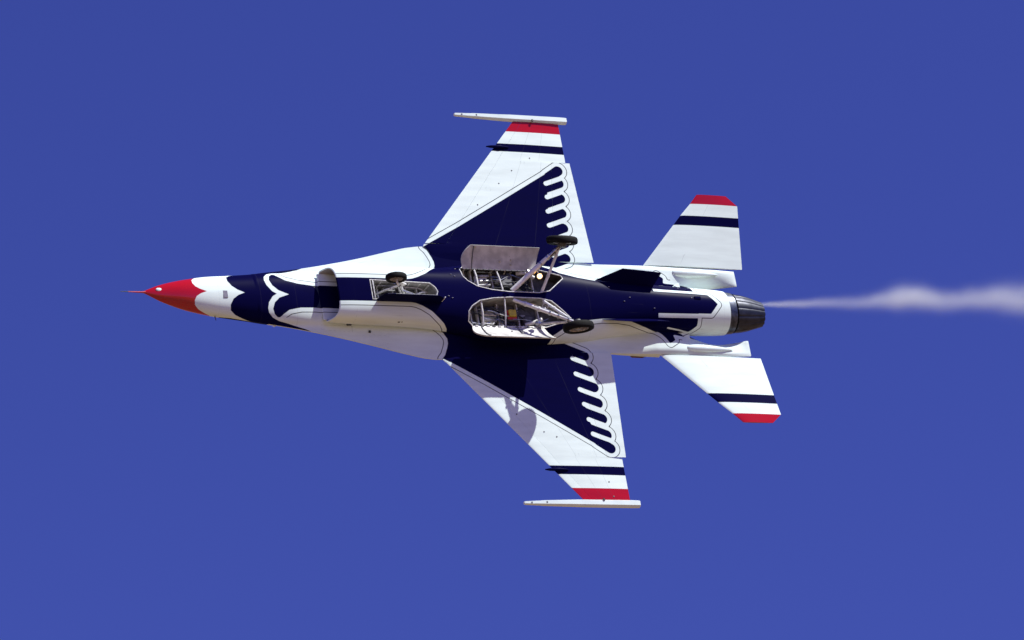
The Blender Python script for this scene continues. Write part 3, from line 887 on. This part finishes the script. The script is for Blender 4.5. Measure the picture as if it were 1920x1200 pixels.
nw = well(dense(NOSE_BAY), -.12, 'nose_wheel_well')
for i_, x in enumerate((5.03, 5.20, 5.55, 5.86, 6.12, 6.30)):
    hw = .21 if x < 6.2 else .17
    MB().box((x, 0, -.17), (.022, 2*hw, .10)).build('rib', M_GEAR, nw)
    for s_ in (-1, 1): MB().box((x, s_*hw, -.30), (.03, .02, .32)).build('frame', M_GEAR, nw)
MB().tube([(4.99, -.21, -.50), (4.98, -.1, -.525), (4.98, .1, -.525), (4.99, .21, -.50)], .014, 8).build('well_lip', M_GEAR, nw, smooth=True)
MB().box((5.62, .13, -.24), (.34, .12, .16), bev=.02).build('equipment_box', M_STRUT, nw)
MB().box((5.98, .11, -.22), (.22, .14, .14), bev=.03).build('equipment_box', M_GEAR, nw)
MB().box((5.45, -.14, -.22), (.3, .08, .14), bev=.02).build('equipment_box', M_STEEL, nw)
MB().tube([(5.05, -.17, -.35), (5.5, -.16, -.38), (6.1, -.14, -.36), (6.3, -.05, -.34)], .014, 8).build('hydraulic_line', M_STEEL, nw, smooth=True)
MB().tube([(5.1, .18, -.3), (5.6, .19, -.34), (6.2, .16, -.3)], .012, 8).build('hydraulic_line', M_DARK, nw, smooth=True)
MB().tube([(6.0, .0, -.3), (6.16, -.04, -.38), (6.3, -.08, -.3)], .02, 8).build('hydraulic_line', M_GEAR, nw, smooth=True)

def wheel(parent, c, axis, r, wd, outer=1):
    prof = [(-wd/2*.55, r*.60), (-wd/2*.9, r*.72), (-wd/2, r*.86), (-wd/2*.78, r*.96), (-wd/2*.35, r), (wd/2*.35, r), (wd/2*.78, r*.96), (wd/2, r*.86), (wd/2*.9, r*.72), (wd/2*.55, r*.60)]
    t = MB().lathe(c, axis, prof, 40); n = 40
    t.f += [((len(prof)-1)*n + k, (len(prof)-1)*n + (k+1) % n, (k+1) % n, k) for k in range(n)]
    SQ = .76
    t.v = [(x, y, c[2] + (z - c[2]) * SQ) for x, y, z in t.v]
    to = t.build('tyre', M_TYRE, parent, smooth=True, sharp=60)
    pr = [(-wd*.34, 0), (-wd*.34, r*.18), (-wd*.22, r*.22), (-wd*.20, r*.50), (-wd*.34, r*.60), (-wd*.30, r*.66), (wd*.30, r*.66), (wd*.34, r*.60), (wd*.20, r*.50), (wd*.22, r*.22), (wd*.36, r*.18), (wd*.36, 0)]
    m = MB().lathe(c, axis, pr, 32)
    a = np.array(axis, float); a /= np.linalg.norm(a)
    u = np.cross(a, [0, 0, 1.0]); u /= np.linalg.norm(u); v = np.cross(a, u)
    for k in range(9):
        th = 2 * math.pi * k / 9
        d = math.cos(th) * u + math.sin(th) * v; p = np.cross(a, d)
        R = np.column_stack([d, p, a])
        for sg in (-1, 1): m.box(np.array(c) + d * r * .36 + a * sg * wd * .24, (r*.32, r*.07, wd*.12), R)
    m.v = [(x, y, c[2] + (z - c[2]) * SQ) for x, y, z in m.v]
    m.build('rim', M_RIM, parent, smooth=False)
    return to

# nose landing gear
ng = bpy.data.objects.new('nose_landing_gear', None); COL.objects.link(ng); ng.parent = jet
NWc = (5.27, .0, -1.08)
wheel(ng, NWc, (.0, 1, 0.03), .235, .13)
MB().tube([(5.80, 0, -.20), (5.62, 0, -.50), (5.47, 0, -.76)], [.055, .055, .05], 14).build('strut', M_GEAR, ng, smooth=True)
MB().tube([(5.47, 0, -.76), (5.36, .0, -.95)], .033, 12).build('piston', M_STEEL, ng, smooth=True)
mb = MB()
for s_ in (-1, 1): mb.tube([(5.38, s_*.02, -.90), (5.36, s_*.10, -.93), (5.27, s_*.105, -1.08)], .024, 8)
mb.tube([NWc[:1] + (-.13,) + NWc[2:], NWc[:1] + (.13,) + NWc[2:]], .022, 10)
mb.build('fork', M_GEAR, ng, smooth=True)
MB().tube([(5.12, 0, -.30), (5.30, 0, -.52), (5.48, 0, -.72)], .022, 8).build('drag_brace', M_GEAR, ng, smooth=True)
MB().tube([(6.20, .04, -.28), (5.9, .03, -.42), (5.60, .02, -.56)], .026, 8).build('retract_jack', M_STEEL, ng, smooth=True)
MB().prism([(5.52, -.015, -.66), (5.62, -.015, -.80), (5.46, -.015, -.90), (5.43, -.015, -.80)], (0, .03, 0)).build('torque_link', M_GEAR, ng)
MB().box((5.50, -.07, -.66), (.10, .07, .07), bev=.015).build('steering_box', M_DARK, ng)
MB().tube([(5.70, .05, -.40), (5.58, .075, -.60), (5.44, .05, -.80)], .008, 6).build('hose', M_DARK, ng, smooth=True)
MB().tube([(5.55, -.12, -.50), (5.42, -.10, -.66)], .030, 10).build('steering_jack', M_STEEL, ng, smooth=True)
# nose gear door hanging from the right edge of its well
nd = MB().prism([(5.02, .262, -.50), (4.98, .275, -.60), (5.04, .285, -.86), (5.16, .287, -.90), (6.30, .287, -.90), (6.44, .28, -.80), (6.50, .262, -.50)], (0, .014, 0)).build('nose_gear_door', M_NAVY, jet)
MB().prism([(5.10, .250, -.54), (5.14, .262, -.86), (6.28, .262, -.86), (6.38, .250, -.54)], (0, .010, 0)).build('inner_skin', M_GEAR, nd)
MB().box((6.475, .275, -.70), (.02, .022, .20)).build('door_edge', M_GEAR, nd)
for x in (5.35, 6.1): MB().tube([(x, .10, -.30), (x + .02, .25, -.66)], .012, 6).build('door_rod', M_GEAR, nd)

# main landing gear, wells and doors on both sides
lamp_mat, lnt, lb = new_mat('landing_lamp'); lb.inputs['Emission Color'].default_value = (1.0, .50, .16, 1); lb.inputs['Emission Strength'].default_value = 9; lb.inputs['Base Color'].default_value = (.9, .8, .6, 1)
for side in (-1, 1):
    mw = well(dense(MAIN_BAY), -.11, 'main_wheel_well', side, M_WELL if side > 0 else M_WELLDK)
    y_ = lambda v: side * v
    rnd = random.Random(11 if side > 0 else 5)
    # frames and ribs
    for x in (7.30, 7.46, 7.95, 8.42, 8.9):
        yi = float(np.interp(x, [7.13, 7.42, 7.75, 8.15, 8.85, 9.12, 9.52], [.42, .17, .10, .065, .065, .12, .46])); yo = .71
        MB().box((x, y_((yi + yo) / 2), -.16), (.03, yo - yi - .01, .09)).build('rib', M_GEAR, mw)
        MB().box((x, y_(yo - .02), (-.11 + belly_z(x, yo)) / 2), (.035, .03, -.11 - belly_z(x, yo) - .02)).build('frame', M_GEAR, mw)
    MB().tube([(7.46, y_(.19), -.47), (7.455, y_(.45), -.47), (7.46, y_(.70), -.385)], .020, 8).build('door_frame', M_GEAR, mw, smooth=True)
    MB().tube([(8.02, y_(.10), -.49), (8.0, y_(.42), -.46), (8.0, y_(.69), -.36)], .017, 8).build('door_frame', M_GEAR, mw, smooth=True)
    MB().box((7.68, y_(.42), -.20), (.30, .34, .12), bev=.03).build('fuel_panel', M_GEAR, mw)
    for k, yy in enumerate((.30, .40, .52)): MB().tube([(7.53, y_(yy), -.29), (7.84, y_(yy + .02), -.29)], .028, 8).build('accumulator', M_STEEL if k == 1 else M_WELL, mw, smooth=True)
    MB().box((8.22, y_(.42), -.30), (.26, .26, .10), bev=.02).build('equipment_tray', M_WELLDK, mw)
    if side > 0:
        MB().box((8.20, y_(.41), -.345), (.22, .22, .03), bev=.008).build('warning_plate', M_RED, mw)
        MB().box((8.205, y_(.385), -.38), (.17, .16, .06), bev=.012).build('yellow_canister', M_YEL, mw)
    MB().box((8.62, y_(.50), -.22), (.24, .22, .16), bev=.03).build('pump_housing', M_WELLDK, mw)
    MB().tube([(8.50, y_(.62), -.30), (8.66, y_(.60), -.38), (8.88, y_(.50), -.36)], .045, 10).build('pump', M_GEAR, mw, smooth=True)
    MB().lathe((8.74, y_(.60), -.34), (0.3, side*.4, -1), [(0, .0), (0, .07), (.06, .075), (.11, .05), (.115, 0)], 18).build('valve_drum', M_STEEL, mw, smooth=True)
    for k in range(18):
        x0 = rnd.uniform(7.25, 8.3); yy = rnd.uniform(.22, .64); L = rnd.uniform(.35, .9); z = rnd.uniform(-.36, -.22)
        pts = [(x0, y_(yy), z), (x0 + L*.3, y_(yy + rnd.uniform(-.05, .05)), z - rnd.uniform(0, .05)), (x0 + L*.7, y_(min(.66, max(.14, yy + rnd.uniform(-.14, .14)))), z), (x0 + L, y_(min(.62, max(.16, yy + rnd.uniform(-.2, .2)))), z + .06)]
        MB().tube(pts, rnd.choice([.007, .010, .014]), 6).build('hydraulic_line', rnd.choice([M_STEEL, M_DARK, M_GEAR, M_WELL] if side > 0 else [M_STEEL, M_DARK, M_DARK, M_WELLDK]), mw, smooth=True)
    for k in range(8):
        MB().box((rnd.uniform(7.3, 8.9), y_(rnd.uniform(.25, .62)), -.2), (rnd.uniform(.05, .14), rnd.uniform(.04, .1), rnd.uniform(.05, .16)), bev=.01).build('fitting', rnd.choice([M_GEAR, M_WELLDK, M_STEEL, M_WELL]), mw)

    # gear leg
    g_ = bpy.data.objects.new('main_landing_gear', None); COL.objects.link(g_); g_.parent = jet
    wc = np.array([9.32, y_(1.04), -1.12])
    if side < 0: ax = np.array([0.02, -.96, -.28])
    else: ax = np.array([0.08, .98, .10])
    ax = ax / np.linalg.norm(ax)
    wheel(g_, wc, ax, .355, .17)
    hub = wc - ax * .12
    k0 = np.array([8.24, y_(.11), -.47]); k1 = np.array([8.95, y_(.11), -.47])
    kn = hub + np.array([-.05, 0, .02])
    d = kn - k0
    MB().tube([k0, k0 + d * .5, k0 + d * .78], [.056 if side < 0 else .040] * 2 + [.048 if side < 0 else .036], 12).build('strut', M_STRUT, g_, smooth=True)
    MB().tube([k0 + d * .78, kn], .036, 12).build('piston', M_STRUT if side > 0 else M_STEEL, g_, smooth=True)
    d2 = kn - k1
    MB().tube([k1, k1 + d2 * .55, kn], [.036, .032, .030], 10).build('side_brace', M_STRUT, g_, smooth=True)
    MB().tube([hub - ax * .03, wc + ax * .05], .05, 12).build('axle', M_STEEL, g_, smooth=True)
    MB().lathe(wc - ax * .115, ax, [(-.04, .0), (-.04, .08), (.0, .10), (.05, .10), (.05, 0)], 20).build('brake_pack', M_WELLDK, g_, smooth=True, sharp=30)
    k2 = np.array([8.75, y_(.60), -.30])
    MB().tube([k2, (k2 + kn) / 2 + np.array([0, 0, -.03]), kn], [.034, .03, .022], 10).build('drag_link', M_GEAR, g_, smooth=True)
    MB().tube([k0 + d*.12 + np.array([.06, 0, -.04]), k0 + d*.62 + np.array([.06, 0, -.03])], .022, 8).build('retract_jack', M_STEEL, g_, smooth=True)
    for t in (.2, .42, .6, .74, .9):
        MB().lathe(k0 + d * t, d, [(-.02, .0), (-.02, .055), (.02, .055), (.02, 0)], 12).build('collar', M_STEEL if t > .5 else M_GEAR, g_, smooth=False)
    for t in (.35, .8):
        MB().lathe(k1 + d2 * t, d2, [(-.02, .0), (-.02, .042), (.02, .042), (.02, 0)], 12).build('collar', M_GEAR, g_, smooth=False)
    MB().tube([k0 + d*.3 + np.array([.03, 0, -.05]), k0 + d*.55 + np.array([.08, 0, -.03]), k0 + d*.8 + np.array([.05, 0, -.06]), kn + np.array([.04, 0, -.04])], .009, 6).build('brake_hose', M_DARK, g_, smooth=True)
    MB().prism([tuple(k0 + d*.72 + np.array([.03, 0, .02])), tuple(k0 + d*.84 + np.array([.14, 0, .03])), tuple(kn + np.array([.05, 0, .02])), tuple(k0 + d*.9 + np.array([.02, 0, 0]))], (0, side*.025, 0)).build('torque_link', M_GEAR, g_)
    # landing lamp on the left leg is lit
    lc = np.array([8.84, y_(.36), -.72]); la = np.array([-.62, y_(-.42) * -1 * (1 if side < 0 else -1), -.66]); la = np.array([-.60, .25, -.76]); la /= np.linalg.norm(la)
    hs = MB().lathe(lc, la, [(-.09, .0), (-.085, .035), (-.03, .062), (.01, .068), (.012, .058), (-.005, .055)], 18).build('lamp_housing', M_GEAR, g_, smooth=True)
    if side < 0:
        MB().lathe(lc, la, [(.0, .046), (.010, .034), (.016, 0)], 18).build('landing_lamp', lamp_mat, g_, smooth=True)
    MB().tube([lc - la * .05, k0 + d * .5], .016, 6).build('lamp_bracket', M_GEAR, g_)

    # door: hinged along the outer edge of the well, hanging down and outward, slightly curved skin
    V = []; F = []; nu, nv_ = 24, 9
    hx0, hx1 = 7.20, 8.90; ex0, ex1 = 7.36, 9.00
    for lay in (0, 1):
        for i in range(nu):
            u = i / (nu - 1)
            for j in range(nv_):
                v = j / (nv_ - 1)
                xa = hx0 - .06 * math.sin(math.pi * v) + (ex0 - hx0) * v ** 2.2; xb = hx1 + (ex1 - hx1) * v
                x = xa + (xb - xa) * u
                bow = .05 * math.sin(math.pi * v)
                p = np.array([x, (.725 if side > 0 else .625) + (.36 if side > 0 else .46) * v + bow * .6, (-.385 if side > 0 else -.415) - (.275 if side > 0 else .245) * v + bow * .25])
                nrm = np.array([0, .6, .8]); nrm /= np.linalg.norm(nrm)
                p = p + nrm * (.028 if lay else 0)
                V.append((p[0], side * p[1], p[2]))
    n = nu * nv_
    for i in range(nu - 1):
        for j in range(nv_ - 1):
            a = i * nv_ + j; f = (a, a + 1, a + nv_ + 1, a + nv_); g2 = (n + a, n + a + nv_, n + a + nv_ + 1, n + a + 1)
            F.append(f); F.append(g2)
        for a in (i * nv_, i * nv_ + nv_ - 1): F.append((a, a + nv_, n + a + nv_, n + a))
    for a0 in (0, (nu - 1) * nv_):
        for j in range(nv_ - 1): F.append((a0 + j, n + a0 + j, n + a0 + j + 1, a0 + j + 1))
    fm = []
    door = MB().add(V, F).build('main_gear_door', M_DOOR, jet, smooth=True, sharp=40)
    # navy outer skin a few millimetres proud of the white inner one
    V2 = [(x, y + side * .004 * .6, z + .004 * .8) for (x, y, z) in V[n:]]
    F2 = [(i * nv_ + j, i * nv_ + j + 1, (i + 1) * nv_ + j + 1, (i + 1) * nv_ + j) for i in range(nu - 1) for j in range(nv_ - 1)]
    MB().add(V2, F2).build('outer_skin', M_NAVY, door, smooth=True)
    # hinge teeth along the top edge, stiffener and end rib
    for k in range(12):
        x = 7.30 + k * .135
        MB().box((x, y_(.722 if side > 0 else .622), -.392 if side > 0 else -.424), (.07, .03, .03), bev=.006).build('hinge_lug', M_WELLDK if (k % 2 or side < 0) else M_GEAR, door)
    dy0, dz0, dly, dlz = (.725, -.385, .36, .275) if side > 0 else (.625, -.415, .46, .245)
    dpt = lambda v, o=.012: (y_(dy0 + dly * v + .03 * math.sin(math.pi * v) - o * .6), dz0 - dlz * v + .0125 * math.sin(math.pi * v) - o * .8)
    MB().tube([(7.40 + .03 * v, *dpt(v)) for v in (.04, .3, .6, .96)], .010, 6).build('stiffener', M_WELLDK, door, smooth=True)
    MB().tube([(8.22, y_(.60), -.28), (8.30, y_(.92), -.53)], .017, 8).build('door_rod', M_STEEL, door, smooth=True)
    for q in ((8.33, .22), (8.33, .40), (8.07, .33), (7.42, .35), (7.46, .92)):
        MB().lathe((q[0], *dpt(q[1], .0)), (0, -side * .6, -.8), [(-.01, .022), (.018, .018), (.02, 0)], 10).build('latch_pin', M_STEEL, door, smooth=True)
    # aft fixed link door
MB().tube([(8.0, 0, -.519), (8.06, 0, -.57), (8.12, 0, -.519)], [.02, .012, .02], 8).build('drain_mast', M_NAVY, nac)
# tiny steel studs added along the belly to give small sun glints
for (x, y) in ((6.86, -.45), (6.93, -.40), (7.02, -.62), (6.7, .10), (6.78, .14), (10.6, -.30), (11.05, -.05), (11.62, .18), (12.6, -.12), (10.9, .05)):
    z = belly_z(x, y)
    MB().box((x, y, z - .006), (.035, .014, .022), bev=.004).build('glint_stud', M_STEEL, nac)
MB().box((12.75, -.13, belly_z(12.75, -.13) - .01), (.16, .07, .03), bev=.01).build('hook_fairing', M_NAVY, nac)

# ------------------------------------------------------------------ smoke trail from the nozzle
def cam_point(px, py, depth):      # photograph position and distance -> world point
    return np.array(CAM) + WC @ np.array([(px - 960) / 7800 * depth, (py - 600) / 7800 * depth, depth])
p0 = RB @ np.array([14.44, .0, .0]) + TB
d0 = RB[:, 0]
S0 = cam_point(1412, 571.0, p0[2] + .1)
far_z = p0[2] + .1 + 7.5 * d0[2] / max(d0[0], .1)
S1 = cam_point(1412 + 7.5 * 7800 / far_z, 559.0, far_z)
axv = S1 - S0; axv /= np.linalg.norm(axv)
upv = np.array([0, 0, 1.0]); sy = np.cross(upv, axv); sy /= np.linalg.norm(sy); sz = np.cross(axv, sy)
TL = 22.0
SMOKE = 7.6
m, snt, sb = new_mat('smoke_vapour'); snt.nodes.remove(sb)
out = [n for n in snt.nodes if n.type == 'OUTPUT_MATERIAL'][0]
pv = snt.nodes.new('ShaderNodeVolumePrincipled'); pv.inputs['Color'].default_value = (.97, .99, .95, 1); pv.inputs['Anisotropy'].default_value = .0
link(snt, pv.outputs[0], out.inputs['Volume'])
tc = snt.nodes.new('ShaderNodeTexCoord'); sx = snt.nodes.new('ShaderNodeSeparateXYZ'); link(snt, tc.outputs['Object'], sx.inputs[0])
nz = snt.nodes.new('ShaderNodeTexNoise'); nz.inputs['Scale'].default_value = .9; nz.inputs['Detail'].default_value = 3; nz.inputs['Roughness'].default_value = .55
link(snt, tc.outputs['Object'], nz.inputs['Vector'])
def fcurve(sock, pts, xmax):
    c = snt.nodes.new('ShaderNodeFloatCurve'); cm = c.mapping.curves[0]
    for i, (x, y) in enumerate(pts):
        if i < 2: cm.points[i].location = (x / xmax, y)
        else: cm.points.new(x / xmax, y)
    c.mapping.update()
    link(snt, math_node(snt, 'DIVIDE', sock, xmax), c.inputs['Value'])
    return c.outputs[0]
X = sx.outputs[0]
Rr = fcurve(X, [(0, .03), (.3, .06), (1.2, .12), (2.4, .19), (3.3, .25), (4.1, .33), (4.9, .30), (5.6, .34), (7, .45), (TL, .9)], TL)
Cz = fcurve(X, [(0, .5), (2.6, .5), (3.6, .56), (4.15, .60), (4.9, .50), (5.8, .54), (7, .5), (TL, .5)], TL)
Dn = fcurve(X, [(0, 1.0), (.5, .80), (1.2, .36), (2.4, .16), (3.2, .19), (3.9, .28), (4.5, .24), (5.1, .15), (6, .15), (TL, .10)], TL)
zc_ = math_node(snt, 'SUBTRACT', sx.outputs[2], math_node(snt, 'SUBTRACT', Cz, .5))
wob = math_node(snt, 'MULTIPLY', math_node(snt, 'SUBTRACT', nz.outputs[0], .5), math_node(snt, 'MULTIPLY', Rr, .8))
zc_ = math_node(snt, 'SUBTRACT', zc_, wob)
r2 = math_node(snt, 'ADD', math_node(snt, 'POWER', zc_, 2.0), math_node(snt, 'POWER', sx.outputs[1], 2.0))
g = math_node(snt, 'EXPONENT', math_node(snt, 'MULTIPLY', math_node(snt, 'DIVIDE', r2, math_node(snt, 'POWER', Rr, 2.0)), -2.6))
nf = math_node(snt, 'ADD', math_node(snt, 'MULTIPLY', nz.outputs[0], .9), .55)
den = math_node(snt, 'MULTIPLY', math_node(snt, 'MULTIPLY', math_node(snt, 'MULTIPLY', g, Dn), nf), SMOKE)
link(snt, den, pv.inputs['Density'])
prof = [(0.0, .03), (.3, .09), (1.2, .20), (2.4, .32), (3.3, .48), (4.1, .66), (5.6, .72), (7, .85), (TL, 1.6)]
mb = MB().lathe((0, 0, 0), (1, 0, 0), [(0, 0)] + prof + [(TL, 0)], 20)
smk = mesh_obj('smoke_trail', mb.v, mb.f, m, None, True)
Ms = Matrix.Identity(4)
for i in range(3):
    Ms[i][0] = axv[i]; Ms[i][1] = sy[i]; Ms[i][2] = sz[i]; Ms[i][3] = S0[i]
smk.matrix_world = Ms
tag(smk, 'thin white smoke trail streaming from the exhaust nozzle of the jet', 'smoke')
S.cycles.volume_step_rate = 0.2
S.cycles.volume_max_steps = 512
